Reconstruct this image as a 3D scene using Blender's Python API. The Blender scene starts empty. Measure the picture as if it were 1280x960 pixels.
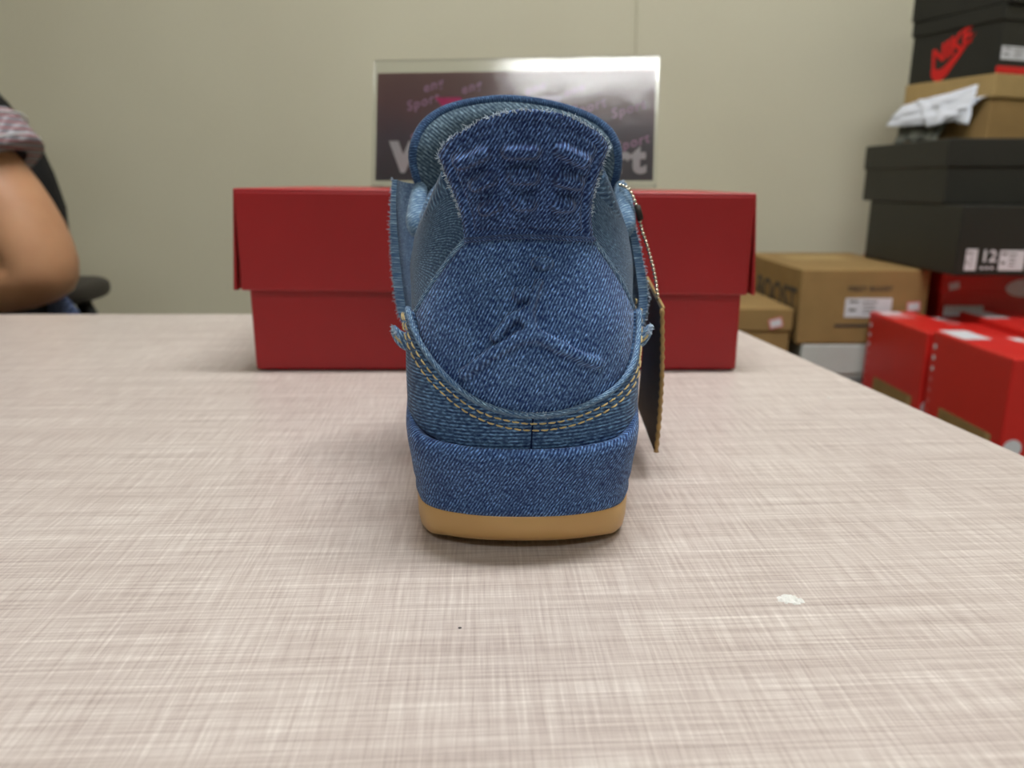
import bpy, bmesh, math, random
import numpy as np
from mathutils import Vector, Matrix

random.seed(7)
rng = np.random.default_rng(7)
scene = bpy.context.scene
COL = scene.collection

# ------------------------------------------------------------------ camera, world, exposure
cam_d = bpy.data.cameras.new('camera')
cam = bpy.data.objects.new('camera', cam_d)
COL.objects.link(cam)
cam.location = (0, 0, .135)
cam.rotation_euler = (math.radians(90 - 14.6), 0, 0)
cam_d.sensor_width = 36
cam_d.lens = 36 * 970 / 1280
cam_d.clip_start = .01
cam_d.dof.use_dof = True
cam_d.dof.focus_distance = .272
cam_d.dof.aperture_fstop = 11.5
scene.camera = cam

world = bpy.data.worlds.new('world')
scene.world = world
world.use_nodes = True
world.node_tree.nodes['Background'].inputs[0].default_value = (.82, .86, .9, 1)
world.node_tree.nodes['Background'].inputs[1].default_value = .25

vs = scene.view_settings
vs.view_transform = 'Standard'
vs.look = 'None'
vs.gamma = 1
vs.exposure = 0.0
vs.use_curve_mapping = False

LAMP_MAIN = 40.0
LAMP_REAR = 21.0

# ------------------------------------------------------------------ helpers
def lin(c):
    c = c / 255
    return c / 12.92 if c <= .04045 else ((c + .055) / 1.055) ** 2.4
def rgb(r, g, b):
    return (lin(r), lin(g), lin(b), 1)

def new_mat(name):
    m = bpy.data.materials.new(name)
    m.use_nodes = True
    nt = m.node_tree
    return m, nt, nt.nodes['Principled BSDF']
def N(nt, t, **kw):
    n = nt.nodes.new(t)
    for k, v in kw.items():
        setattr(n, k, v)
    return n
def ramp(nt, stops, interp='LINEAR'):
    r = N(nt, 'ShaderNodeValToRGB')
    r.color_ramp.interpolation = interp
    el = r.color_ramp.elements
    while len(el) < len(stops):
        el.new(.5)
    for e, (p, c) in zip(el, stops):
        e.position = p
        e.color = c
    return r
def mth(nt, op, a, b=None):
    n = N(nt, 'ShaderNodeMath', operation=op)
    for i, v in enumerate((a, b)):
        if v is None:
            continue
        if isinstance(v, (int, float)):
            n.inputs[i].default_value = v
        else:
            nt.links.new(v, n.inputs[i])
    return n.outputs[0]
def mixc(nt, fac, a, b, mode='MIX'):
    n = N(nt, 'ShaderNodeMix', data_type='RGBA', blend_type=mode)
    for s, v in ((n.inputs[0], fac), (n.inputs[6], a), (n.inputs[7], b)):
        if isinstance(v, (int, float)):
            s.default_value = v
        elif isinstance(v, tuple):
            s.default_value = v
        else:
            nt.links.new(v, s)
    return n.outputs[2]

def plain(name, col, rough=.6, var=.06, scale=30, spec=.4, bump=0, metal=0):
    m, nt, b = new_mat(name)
    tc = N(nt, 'ShaderNodeTexCoord')
    no = N(nt, 'ShaderNodeTexNoise')
    no.inputs['Scale'].default_value = scale
    no.inputs['Detail'].default_value = 4
    nt.links.new(tc.outputs['Object'], no.inputs['Vector'])
    lo = tuple(c * (1 - var) for c in col[:3]) + (1,)
    hi = tuple(min(1, c * (1 + var)) for c in col[:3]) + (1,)
    r = ramp(nt, [(.3, lo), (.7, hi)])
    nt.links.new(no.outputs[0], r.inputs[0])
    nt.links.new(r.outputs[0], b.inputs['Base Color'])
    b.inputs['Roughness'].default_value = rough
    b.inputs['Specular IOR Level'].default_value = spec
    b.inputs['Metallic'].default_value = metal
    if bump:
        bp = N(nt, 'ShaderNodeBump')
        bp.inputs['Strength'].default_value = bump
        bp.inputs['Distance'].default_value = .001
        nt.links.new(no.outputs[0], bp.inputs['Height'])
        nt.links.new(bp.outputs[0], b.inputs['Normal'])
    return m

def denim(name, angle, dark, light, period=.00105, contrast=1.0, wear=.35, seed=0.0):
    """Twill: broken diagonal ribs in UV metres, slubs, worn pale patches."""
    m, nt, b = new_mat(name)
    uv = N(nt, 'ShaderNodeUVMap')
    uv.uv_map = 'uv'
    mp = N(nt, 'ShaderNodeMapping')
    mp.inputs['Rotation'].default_value = (0, 0, math.radians(angle))
    mp.inputs['Location'].default_value = (seed, seed * .7, 0)
    nt.links.new(uv.outputs[0], mp.inputs[0])
    wv = N(nt, 'ShaderNodeTexWave', wave_type='BANDS', bands_direction='X')
    wv.inputs['Scale'].default_value = .314159 / period
    wv.inputs['Distortion'].default_value = .5
    wv.inputs['Detail'].default_value = 2
    wv.inputs['Detail Scale'].default_value = .9
    nt.links.new(mp.outputs[0], wv.inputs[0])
    # threads: stretched noise along the rib
    mp2 = N(nt, 'ShaderNodeMapping')
    mp2.inputs['Scale'].default_value = (1.6 / period, .75 / period, 1)
    nt.links.new(mp.outputs[0], mp2.inputs[0])
    n1 = N(nt, 'ShaderNodeTexNoise')
    n1.inputs['Scale'].default_value = 1
    n1.inputs['Detail'].default_value = 2
    nt.links.new(mp2.outputs[0], n1.inputs['Vector'])
    n2 = N(nt, 'ShaderNodeTexNoise')
    n2.inputs['Scale'].default_value = 90
    n2.inputs['Detail'].default_value = 5
    n2.inputs['Roughness'].default_value = .65
    nt.links.new(mp.outputs[0], n2.inputs['Vector'])
    a = mth(nt, 'MULTIPLY', wv.outputs['Fac'], .46 * contrast)
    c = mth(nt, 'MULTIPLY', mth(nt, 'SUBTRACT', n1.outputs[0], .5), 1.8 * contrast)
    d = mth(nt, 'MULTIPLY', mth(nt, 'SUBTRACT', n2.outputs[0], .5), 1.6 * wear)
    f = mth(nt, 'ADD', mth(nt, 'ADD', mth(nt, 'ADD', a, c), d), .5 - .23 * contrast)
    mid = tuple(dark[i] * .45 + light[i] * .30 for i in range(3)) + (1,)
    r = ramp(nt, [(.12, dark), (.5, mid), (.80, light), (1.0, tuple(min(1, q * 1.7) for q in light[:3]) + (1,))])
    nt.links.new(f, r.inputs[0])
    nt.links.new(r.outputs[0], b.inputs['Base Color'])
    b.inputs['Roughness'].default_value = .9
    b.inputs['Specular IOR Level'].default_value = .15
    b.inputs['Sheen Weight'].default_value = .15
    b.inputs['Sheen Roughness'].default_value = .5
    bp = N(nt, 'ShaderNodeBump')
    bp.inputs['Strength'].default_value = .8
    bp.inputs['Distance'].default_value = .0004
    nt.links.new(f, bp.inputs['Height'])
    nt.links.new(bp.outputs[0], b.inputs['Normal'])
    return m

def link(name, me, mat=None, parent=None, smooth=False):
    o = bpy.data.objects.new(name, me)
    COL.objects.link(o)
    if mat is not None:
        for x in (mat if isinstance(mat, (list, tuple)) else [mat]):
            me.materials.append(x)
    if parent is not None:
        o.parent = parent
    if smooth:
        for p in me.polygons:
            p.use_smooth = True
    return o
def pymesh(name, verts, faces, mat=None, parent=None, smooth=False, uv=None):
    me = bpy.data.meshes.new(name)
    me.from_pydata([tuple(map(float, v)) for v in verts], [], [tuple(int(i) for i in f) for f in faces])
    if uv is not None:
        l = me.uv_layers.new(name='uv')
        for lp in me.loops:
            l.data[lp.index].uv = (float(uv[lp.vertex_index][0]), float(uv[lp.vertex_index][1]))
    me.update()
    return link(name, me, mat, parent, smooth)
def thing(name, label, cat, loc=(0, 0, 0), rz=0, group=None):
    o = bpy.data.objects.new(name, None)
    COL.objects.link(o)
    o.empty_display_size = .02
    o.location = loc
    o.rotation_euler = (0, 0, rz)
    tag(o, label, cat, group)
    return o
def tag(o, label, cat, group=None):
    o['label'] = label
    o['category'] = cat
    if group:
        o['group'] = group
def fix_normals(o):
    bm = bmesh.new()
    bm.from_mesh(o.data)
    bmesh.ops.recalc_face_normals(bm, faces=bm.faces)
    bm.to_mesh(o.data)
    bm.free()
def bevel(o, w, seg=2):
    m = o.modifiers.new('bevel', 'BEVEL')
    m.width = w
    m.segments = seg
    m.limit_method = 'ANGLE'
    return m
def box(name, lo, hi, mat, parent=None, bev=0, seg=2):
    x0, y0, z0 = lo
    x1, y1, z1 = hi
    v = [(x0, y0, z0), (x1, y0, z0), (x1, y1, z0), (x0, y1, z0), (x0, y0, z1), (x1, y0, z1), (x1, y1, z1), (x0, y1, z1)]
    f = [(0, 3, 2, 1), (4, 5, 6, 7), (0, 1, 5, 4), (1, 2, 6, 5), (2, 3, 7, 6), (3, 0, 4, 7)]
    o = pymesh(name, v, f, mat, parent)
    if bev:
        bevel(o, bev, seg)
    return o
def tube_geo(pts, r, n=8, closed=False, cap=True):
    pts = [Vector(p) for p in pts]
    rs = r if isinstance(r, (list, tuple, np.ndarray)) else [r] * len(pts)
    V, F = [], []
    prev = None
    m = len(pts)
    for i, p in enumerate(pts):
        if closed:
            t = pts[(i + 1) % m] - pts[i - 1]
        else:
            t = pts[min(i + 1, m - 1)] - pts[max(i - 1, 0)]
        t.normalize()
        if prev is None:
            ref = Vector((0, 0, 1)) if abs(t.z) < .9 else Vector((1, 0, 0))
            a = t.cross(ref).normalized()
        else:
            a = (prev - t * prev.dot(t)).normalized()
        prev = a
        b = t.cross(a)
        for k in range(n):
            an = 2 * math.pi * k / n
            V.append(p + (a * math.cos(an) + b * math.sin(an)) * rs[i])
    for i in range(m if closed else m - 1):
        j = (i + 1) % m
        for k in range(n):
            F.append((i * n + k, i * n + (k + 1) % n, j * n + (k + 1) % n, j * n + k))
    if cap and not closed:
        F.append(tuple(range(n))[::-1])
        F.append(tuple((m - 1) * n + k for k in range(n)))
    return V, F
def tube(name, pts, r, mat, parent=None, n=8, closed=False):
    V, F = tube_geo(pts, r, n, closed)
    L = 0
    uv = []
    P = [Vector(p) for p in pts]
    for i in range(len(P)):
        if i:
            L += (P[i] - P[i - 1]).length
        for k in range(n):
            uv.append((L, k * .0012))
    return pymesh(name, V, F, mat, parent, True, uv)
def cat(lists):
    V, F = [], []
    for v, f in lists:
        o = len(V)
        V += list(v)
        F += [tuple(i + o for i in q) for q in f]
    return V, F
def text_mesh(name, body, size, mat, parent, M, depth=.0002, shear=0, bold=0, align='CENTER', spacing=1.0):
    cu = bpy.data.curves.new(name, 'FONT')
    cu.body = body
    cu.size = size
    cu.align_x = align
    cu.align_y = 'CENTER'
    cu.shear = shear
    cu.offset = bold
    cu.extrude = depth
    cu.space_character = spacing
    cu.resolution_u = 3
    tmp = bpy.data.objects.new('tmp', cu)
    COL.objects.link(tmp)
    bpy.context.view_layer.update()
    me = bpy.data.meshes.new_from_object(tmp.evaluated_get(bpy.context.evaluated_depsgraph_get()))
    bpy.data.objects.remove(tmp)
    bpy.data.curves.remove(cu)
    me.name = name
    me.materials.clear()
    me.transform(M)
    return link(name, me, mat, parent)
def face_matrix(origin, right, up):
    r = Vector(right).normalized()
    u = Vector(up).normalized()
    n = r.cross(u)
    M = Matrix((r, u, n)).transposed().to_4x4()
    M.translation = Vector(origin)
    return M
def plate(name, M, w, h, t, mat, parent, round_=0):
    """thin rectangular plate lying in the plane of M (x right, y up), t thick outwards"""
    if round_:
        pts = []
        for cx, cy, a0 in ((w / 2 - round_, h / 2 - round_, 0), (-w / 2 + round_, h / 2 - round_, 90), (-w / 2 + round_, -h / 2 + round_, 180), (w / 2 - round_, -h / 2 + round_, 270)):
            for k in range(5):
                a = math.radians(a0 + k * 22.5)
                pts.append((cx + round_ * math.cos(a), cy + round_ * math.sin(a)))
    else:
        pts = [(-w / 2, -h / 2), (w / 2, -h / 2), (w / 2, h / 2), (-w / 2, h / 2)]
    return poly_plate(name, M, pts, t, mat, parent)
def poly_plate(name, M, pts, t, mat, parent):
    n = len(pts)
    V = [M @ Vector((x, y, 0)) for x, y in pts] + [M @ Vector((x, y, t)) for x, y in pts]
    F = [tuple(range(n))[::-1], tuple(range(n, 2 * n))] + [(i, (i + 1) % n, n + (i + 1) % n, n + i) for i in range(n)]
    return pymesh(name, V, F, mat, parent)

# ------------------------------------------------------------------ materials
M_ = {}
M_['red'] = plain('red_card', rgb(160, 22, 29), .42, .05, 14, .5)
M_['red_bright'] = plain('bright_red_card', rgb(205, 36, 30), .45, .05, 12, .5)
M_['black_card'] = plain('black_card', rgb(38, 38, 34), .5, .1, 14, .4)
M_['kraft'] = plain('kraft_card', rgb(150, 122, 78), .8, .08, 25, .25)
M_['kraft_light'] = plain('pale_kraft_card', rgb(172, 146, 98), .8, .08, 25, .25)
M_['white_card'] = plain('white_card', rgb(196, 200, 196), .6, .04, 20)
M_['label'] = plain('label_paper', rgb(216, 218, 224), .5, .03, 60)
M_['print'] = plain('printed_ink', rgb(60, 58, 58), .6, .1, 60)
M_['pink'] = plain('pink_label', rgb(214, 120, 120), .6, .06, 60)
M_['swoosh'] = plain('red_print', rgb(214, 32, 30), .5, .05, 40)
M_['tissue'] = plain('tissue_paper', rgb(222, 226, 236), .8, .04, 30)
M_['grey_cloth'] = plain('grey_mottled_cloth', rgb(96, 98, 90), .9, .7, 60)
M_['black'] = plain('black_plastic', rgb(28, 28, 27), .55, .1, 20)
M_['metal'] = plain('bead_metal', rgb(214, 206, 190), .25, .05, 40, .5, 0, 1.0)
M_['gold'] = plain('gold_edge', rgb(168, 136, 84), .5, .25, 400, .5)
M_['tag'] = plain('dark_tag_card', rgb(34, 27, 18), .55, .25, 120, .4)
M_['thread'] = plain('gold_thread', rgb(204, 184, 132), .7, .2, 300, .3)
M_['fray'] = plain('pale_cotton_fray', rgb(182, 198, 214), .95, .3, 500, .1)
M_['seam_thread'] = plain('dark_seam_thread', rgb(16, 30, 62), .9, .1, 200, .1)
M_['white_paint'] = plain('white_paint', rgb(225, 225, 220), .6, .02, 10)
M_['floor'] = plain('grey_floor', rgb(128, 124, 118), .6, .1, 6)

def mat_wall():
    m, nt, b = new_mat('beige_wall')
    tc = N(nt, 'ShaderNodeTexCoord')
    n1 = N(nt, 'ShaderNodeTexNoise')
    n1.inputs['Scale'].default_value = 2.2
    n1.inputs['Detail'].default_value = 3
    n2 = N(nt, 'ShaderNodeTexNoise')
    n2.inputs['Scale'].default_value = 160
    n2.inputs['Detail'].default_value = 3
    for n in (n1, n2):
        nt.links.new(tc.outputs['Object'], n.inputs['Vector'])
    f = mth(nt, 'ADD', mth(nt, 'MULTIPLY', n1.outputs[0], .65), mth(nt, 'MULTIPLY', n2.outputs[0], .35))
    r = ramp(nt, [(.3, rgb(204, 200, 178)), (.7, rgb(213, 210, 188))])
    nt.links.new(f, r.inputs[0])
    nt.links.new(r.outputs[0], b.inputs['Base Color'])
    b.inputs['Roughness'].default_value = .75
    b.inputs['Specular IOR Level'].default_value = .25
    bp = N(nt, 'ShaderNodeBump')
    bp.inputs['Strength'].default_value = .2
    bp.inputs['Distance'].default_value = .0006
    nt.links.new(n2.outputs[0], bp.inputs['Height'])
    nt.links.new(bp.outputs[0], b.inputs['Normal'])
    return m
M_['wall'] = mat_wall()

def mat_table():
    """pale laminate printed with a fine cross-hatched linen grain"""
    m, nt, b = new_mat('linen_laminate')
    tc = N(nt, 'ShaderNodeTexCoord')
    mp = N(nt, 'ShaderNodeMapping')
    mp.inputs['Rotation'].default_value = (0, 0, math.radians(-2.6))
    nt.links.new(tc.outputs['Object'], mp.inputs[0])
    def streak(sx, sy, loc, detail=4, rough=.62):
        q = N(nt, 'ShaderNodeMapping')
        q.inputs['Scale'].default_value = (sx, sy, 1)
        q.inputs['Location'].default_value = (loc, loc * .37, 0)
        nt.links.new(mp.outputs[0], q.inputs[0])
        n = N(nt, 'ShaderNodeTexNoise')
        n.inputs['Scale'].default_value = 1
        n.inputs['Detail'].default_value = detail
        n.inputs['Roughness'].default_value = rough
        nt.links.new(q.outputs[0], n.inputs['Vector'])
        return mth(nt, 'SUBTRACT', n.outputs[0], .5)
    warp = streak(760, 30, 3.1)       # lines running away from the viewer
    weft = streak(20, 800, 7.7)       # fine lines running across
    weft2 = streak(3.5, 150, 1.3, 4)    # broader bands across
    blot = streak(9, 9, 5.5, 2)
    f = mth(nt, 'ADD', mth(nt, 'MULTIPLY', warp, .95), mth(nt, 'MULTIPLY', weft, 1.05))
    f = mth(nt, 'ADD', f, mth(nt, 'MULTIPLY', weft2, .6))
    f = mth(nt, 'ADD', f, mth(nt, 'MULTIPLY', blot, .2))
    f = mth(nt, 'ADD', f, .5)
    r = ramp(nt, [(.14, rgb(164, 150, 143)), (.45, rgb(191, 179, 172)), (.62, rgb(203, 193, 186)), (.92, rgb(228, 220, 213))])
    nt.links.new(f, r.inputs[0])
    nt.links.new(r.outputs[0], b.inputs['Base Color'])
    b.inputs['Roughness'].default_value = .38
    b.inputs['Specular IOR Level'].default_value = .4
    bp = N(nt, 'ShaderNodeBump')
    bp.inputs['Strength'].default_value = .18
    bp.inputs['Distance'].default_value = .0003
    nt.links.new(f, bp.inputs['Height'])
    nt.links.new(bp.outputs[0], b.inputs['Normal'])
    return m
M_['table'] = mat_table()

def mat_gum():
    m, nt, b = new_mat('gum_rubber')
    tc = N(nt, 'ShaderNodeTexCoord')
    n = N(nt, 'ShaderNodeTexNoise')
    n.inputs['Scale'].default_value = 900
    n2 = N(nt, 'ShaderNodeTexNoise')
    n2.inputs['Scale'].default_value = 25
    for q in (n, n2):
        nt.links.new(tc.outputs['Object'], q.inputs['Vector'])
    r = ramp(nt, [(.3, rgb(190, 150, 94)), (.7, rgb(204, 166, 110))])
    nt.links.new(n2.outputs[0], r.inputs[0])
    nt.links.new(r.outputs[0], b.inputs['Base Color'])
    b.inputs['Roughness'].default_value = .42
    b.inputs['Subsurface Weight'].default_value = .15
    b.inputs['Subsurface Radius'].default_value = (.004, .002, .001)
    bp = N(nt, 'ShaderNodeBump')
    bp.inputs['Strength'].default_value = .25
    bp.inputs['Distance'].default_value = .0002
    nt.links.new(n.outputs[0], bp.inputs['Height'])
    nt.links.new(bp.outputs[0], b.inputs['Normal'])
    return m
M_['gum'] = mat_gum()

D_counter = denim('denim_heel_counter', 27, rgb(19, 44, 102), rgb(112, 150, 202), seed=.11)
D_tab = denim('denim_heel_tab', 33, rgb(16, 33, 82), rgb(92, 124, 178), seed=.31, contrast=1.1)
D_lower = denim('denim_lower_heel', 88, rgb(22, 46, 88), rgb(100, 138, 180), period=.0013, contrast=.85, seed=.57)
D_mid = denim('denim_midsole_wrap', 30, rgb(18, 40, 92), rgb(98, 134, 186), seed=.77, contrast=1.05)
D_side = denim('denim_collar_side', -62, rgb(32, 60, 96), rgb(104, 138, 170), period=.0013, contrast=.75, wear=.22, seed=.93)
D_lining = denim('denim_tongue_lining', -52, rgb(36, 60, 84), rgb(118, 142, 158), period=.0015, contrast=.75, wear=.2, seed=1.21)
D_rim = denim('denim_tongue_rim', 15, rgb(24, 48, 88), rgb(84, 118, 160), seed=1.47, contrast=.7)
D_pale = denim('denim_pale_inside', 40, rgb(70, 108, 150), rgb(160, 190, 214), seed=1.7, contrast=.6)
D_wing = denim('denim_wing_edge', 68, rgb(48, 90, 140), rgb(156, 190, 222), seed=1.9, contrast=.9)

# ------------------------------------------------------------------ the room
def struct(o):
    o['kind'] = 'structure'
    return o
WY = 1.9
struct(box('floor', (-2.4, -3.6, -.80), (1.9, 2.0, -.75), M_['floor']))
struct(box('ceiling', (-2.4, -3.6, 1.90), (1.9, 2.0, 1.95), M_['white_paint']))
struct(box('wall_left', (-2.45, -3.6, -.75), (-2.4, 2.0, 1.90), M_['wall']))
struct(box('wall_right', (1.9, -3.6, -.75), (1.95, 2.0, 1.90), M_['wall']))
struct(box('wall_front', (-2.4, -3.65, -.75), (1.9, -3.6, 1.90), M_['wall']))
wb = struct(box('wall_back', (-2.4, WY + .006, -.75), (1.9, WY + .06, 1.90), M_['wall']))
for x0, x1 in ((-2.4, -1.25), (-1.246, .277), (.281, 1.9)):
    box('wall_panel', (x0, WY, -.75), (x1, WY + .006, 1.90), M_['wall'], wb, .0015, 2)
struct(box('baseboard_back', (-2.4, WY - .012, -.75), (1.9, WY, -.66), M_['white_paint']))

def mat_emit(name, col, s):
    m, nt, b = new_mat(name)
    b.inputs['Base Color'].default_value = (.8, .8, .8, 1)
    b.inputs['Emission Color'].default_value = col
    b.inputs['Emission Strength'].default_value = s
    return m
def ceiling_light(label, x, y, sx, sy, strength, col=(1, 1, .99, 1)):
    t = thing('ceiling_light', label, 'lamp', (x, y, 1.90), 0, 'ceiling light panels')
    box('frame', (-sx / 2 - .03, -sy / 2 - .03, -.022), (sx / 2 + .03, sy / 2 + .03, 0), M_['white_paint'], t, .003)
    box('diffuser', (-sx / 2, -sy / 2, -.026), (sx / 2, sy / 2, -.0225), mat_emit('lamp_diffuser', col, strength), t)
ceiling_light('white ceiling light panel above the table', .26, .47, 1.20, .25, LAMP_MAIN)
ceiling_light('white ceiling light panel on the ceiling behind the viewer', -.04, -1.60, 1.0, .29, LAMP_REAR)

# ------------------------------------------------------------------ table
t = thing('table', 'pale linen-grain laminate table that the denim sneaker and red box stand on', 'table')
def slab(name, pts, z0, z1, mat, parent, bev=.0015):
    n = len(pts)
    V = [(x, y, z0) for x, y in pts] + [(x, y, z1) for x, y in pts]
    F = [tuple(range(n))[::-1], tuple(range(n, 2 * n))] + [(i, (i + 1) % n, n + (i + 1) % n, n + i) for i in range(n)]
    o = pymesh(name, V, F, mat, parent)
    bevel(o, bev)
    return o
edge = [(.330, -.35), (.312, 0.0), (.286, .20), (.2613, .374), (.242, .516), (.2152, .714), (.2015, .8145)]
slab('tabletop', [(-1.25, -.35)] + edge + [(-1.25, .808)], -.028, 0, M_['table'], t)
M_['grey_metal'] = plain('grey_metal_leg', rgb(120, 122, 124), .4, .04, 10, .5, 0, .7)
for lx, ly in ((-1.15, -.25), (.16, -.25), (-1.15, .70), (.10, .70)):
    box('leg', (lx - .025, ly - .025, -.75), (lx + .025, ly + .025, -.028), M_['grey_metal'], t, .004)
# specks on the laminate
def smudge(name, label, x, y, r, n, seed):
    q = random.Random(seed)
    parts = []
    for i in range(n):
        a = q.random() * 6.283
        d = r * math.sqrt(q.random())
        cx, cy = x + d * math.cos(a) * 1.1, y + d * math.sin(a) * .75
        s = r * (.16 + .22 * q.random())
        m = 7
        base = [(cx + s * (1 + .5 * q.random()) * math.cos(k * 6.283 / m), cy + s * .8 * (1 + .5 * q.random()) * math.sin(k * 6.283 / m), .00003) for k in range(m)]
        V = base + [(cx, cy, .0006 + .0004 * q.random())]
        parts.append((V, [(k, (k + 1) % m, m) for k in range(m)]))
    V, F = cat(parts)
    o = pymesh(name, V, F, M_['white_paint'])
    tag(o, label, 'speck')
smudge('dried_glue_speck', 'white flaky speck of dried glue on the tabletop right of the sneaker', .0934, .2324, .0037, 26, 3)
smudge('paper_crumb', 'tiny white crumb on the tabletop near its right edge', .2036, .4815, .0013, 5, 4)
smudge('paper_crumb', 'tiny white crumb on the tabletop left of the red shoe box', -.2556, .5928, .0014, 5, 5)
o = pymesh('ink_dot', [(-.0163 + .0006 * math.cos(k), .2156 + .0006 * math.sin(k), .00004) for k in np.linspace(0, 5.5, 8)] + [(-.0163, .2156, .00014)], [(k, (k + 1) % 8, 8) for k in range(8)], M_['print'])
tag(o, 'tiny dark dot on the tabletop in front of the sneaker', 'speck')
# ------------------------------------------------------------------ the denim sneaker (seen from the heel)
shoe = thing('sneaker', 'blue denim high-top sneaker with gum sole, heel towards the viewer', 'shoe', (.0041, .262, 0))
NET = np.array([
 [(0,.004,.036),(0,.005,.060),(0,.011,.085),(0,.021,.115),(0,.013,.157)],
 [(.020,.007,.036),(.0195,.008,.060),(.018,.013,.085),(.0135,.022,.115),(.015,.015,.154)],
 [(.037,.019,.036),(.037,.020,.060),(.0345,.022,.085),(.0245,.027,.115),(.0265,.022,.143)],
 [(.0430,.045,.036),(.0440,.045,.062),(.0440,.046,.085),(.041,.046,.105),(.0385,.046,.123)],
 [(.045,.085,.036),(.0465,.085,.062),(.048,.083,.085),(.0485,.080,.100),(.046,.080,.113)],
 [(.046,.125,.035),(.049,.125,.060),(.050,.122,.085),(.046,.118,.110),(.040,.112,.133)],
 [(.047,.165,.034),(.048,.163,.055),(.044,.155,.078),(.036,.148,.098),(.024,.140,.118)],
 [(.050,.205,.032),(.050,.203,.050),(.044,.195,.066),(.033,.188,.080),(.018,.178,.094)],
 [(.050,.240,.030),(.049,.238,.045),(.042,.230,.057),(.030,.222,.067),(.013,.205,.078)],
 [(.036,.269,.029),(.035,.266,.042),(.028,.255,.054),(.018,.241,.062),(.007,.215,.073)],
 [(0,.279,.029),(0,.276,.042),(0,.263,.054),(0,.246,.063),(0,.219,.072)]])
def cr(p0, p1, p2, p3, t):
    return .5 * ((2 * p1) + (-p0 + p2) * t + (2 * p0 - 5 * p1 + 4 * p2 - p3) * t * t + (-p0 + 3 * p1 - 3 * p2 + p3) * t ** 3)
def net_col(i):
    i = (i + 9) % 20 - 9
    return NET[i] if i >= 0 else NET[-i] * np.array([-1, 1, 1])
def surf(u, v):
    i = int(math.floor(u)); f = u - i
    c = cr(net_col(i - 1), net_col(i), net_col(i + 1), net_col(i + 2), f)
    j = min(int(math.floor(v)), 3); g = v - j
    e = lambda k: c[k] if 0 <= k <= 4 else (2 * c[0] - c[1] if k < 0 else 2 * c[4] - c[3])
    return cr(e(j - 1), e(j), e(j + 1), e(j + 2), g)

# upper
nu, nv = 200, 36
US = np.arange(nu) * 20 / nu - 10
VS = np.linspace(0, 4, nv + 1)
G = np.array([[surf(u, v) for v in VS] for u in US])
arc = np.concatenate([[0], np.cumsum(np.linalg.norm(np.diff(G[:, 12], axis=0), axis=1))])
varc = np.concatenate([[0], np.cumsum(np.linalg.norm(np.diff(G[100], axis=0), axis=1))])
V = G.reshape(-1, 3)
uvs = [(arc[i], varc[j]) for i in range(nu) for j in range(nv + 1)]
F = []
mi = []
for i in range(nu):
    k = (i + 1) % nu
    for j in range(nv):
        F.append((i * (nv + 1) + j, k * (nv + 1) + j, k * (nv + 1) + j + 1, i * (nv + 1) + j + 1))
        uu = abs(US[i])
        mi.append(1 if (VS[j] > 2.0 - .12 * max(0, uu - 3) and uu < 5.2) else 0)
upper = pymesh('upper', V, F, [D_lower, D_side], shoe, True, uvs)
for p, q in zip(upper.data.polygons, mi):
    p.material_index = q
sol = upper.modifiers.new('solid', 'SOLIDIFY')
sol.thickness = .004
sol.offset = -1

# dense sample of the rear for laying panels on it
du, dv = np.linspace(-4.4, 4.4, 230), np.linspace(0, 4.2, 100)
SG = np.array([[surf(u, v) for v in dv] for u in du])
ta = np.gradient(SG, axis=0); tb = np.gradient(SG, axis=1)
NG = np.cross(ta, tb)
NG /= np.linalg.norm(NG, axis=2, keepdims=True) + 1e-12
SGf = SG.reshape(-1, 3); NGf = NG.reshape(-1, 3)
if NGf[len(NGf) // 2][1] > 0:
    NGf = -NGf
def on_heel(x, z):
    d = (SGf[:, 0] - x) ** 2 + (SGf[:, 2] - z) ** 2
    k = np.argpartition(d, 6)[:6]
    w = 1 / (d[k] + 1e-9)
    w /= w.sum()
    y = (SGf[k, 1] * w).sum()
    n = (NGf[k] * w[:, None]).sum(0)
    n /= np.linalg.norm(n)
    return np.array([x, y, z]), n
def resample(P, n, smooth=True):
    P = np.array(P, float)
    if smooth and len(P) > 2:
        Q = np.vstack([2 * P[0] - P[1], P, 2 * P[-1] - P[-2]])
        P = np.array([cr(Q[i], Q[i + 1], Q[i + 2], Q[i + 3], t) for i in range(len(P) - 1) for t in np.linspace(0, 1, 12, endpoint=False)] + [P[-1]])
    s = np.concatenate([[0], np.cumsum(np.linalg.norm(np.diff(P, axis=0), axis=1))])
    q = np.linspace(0, s[-1], n)
    return np.stack([np.interp(q, s, P[:, k]) for k in range(P.shape[1])], 1)
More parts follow.
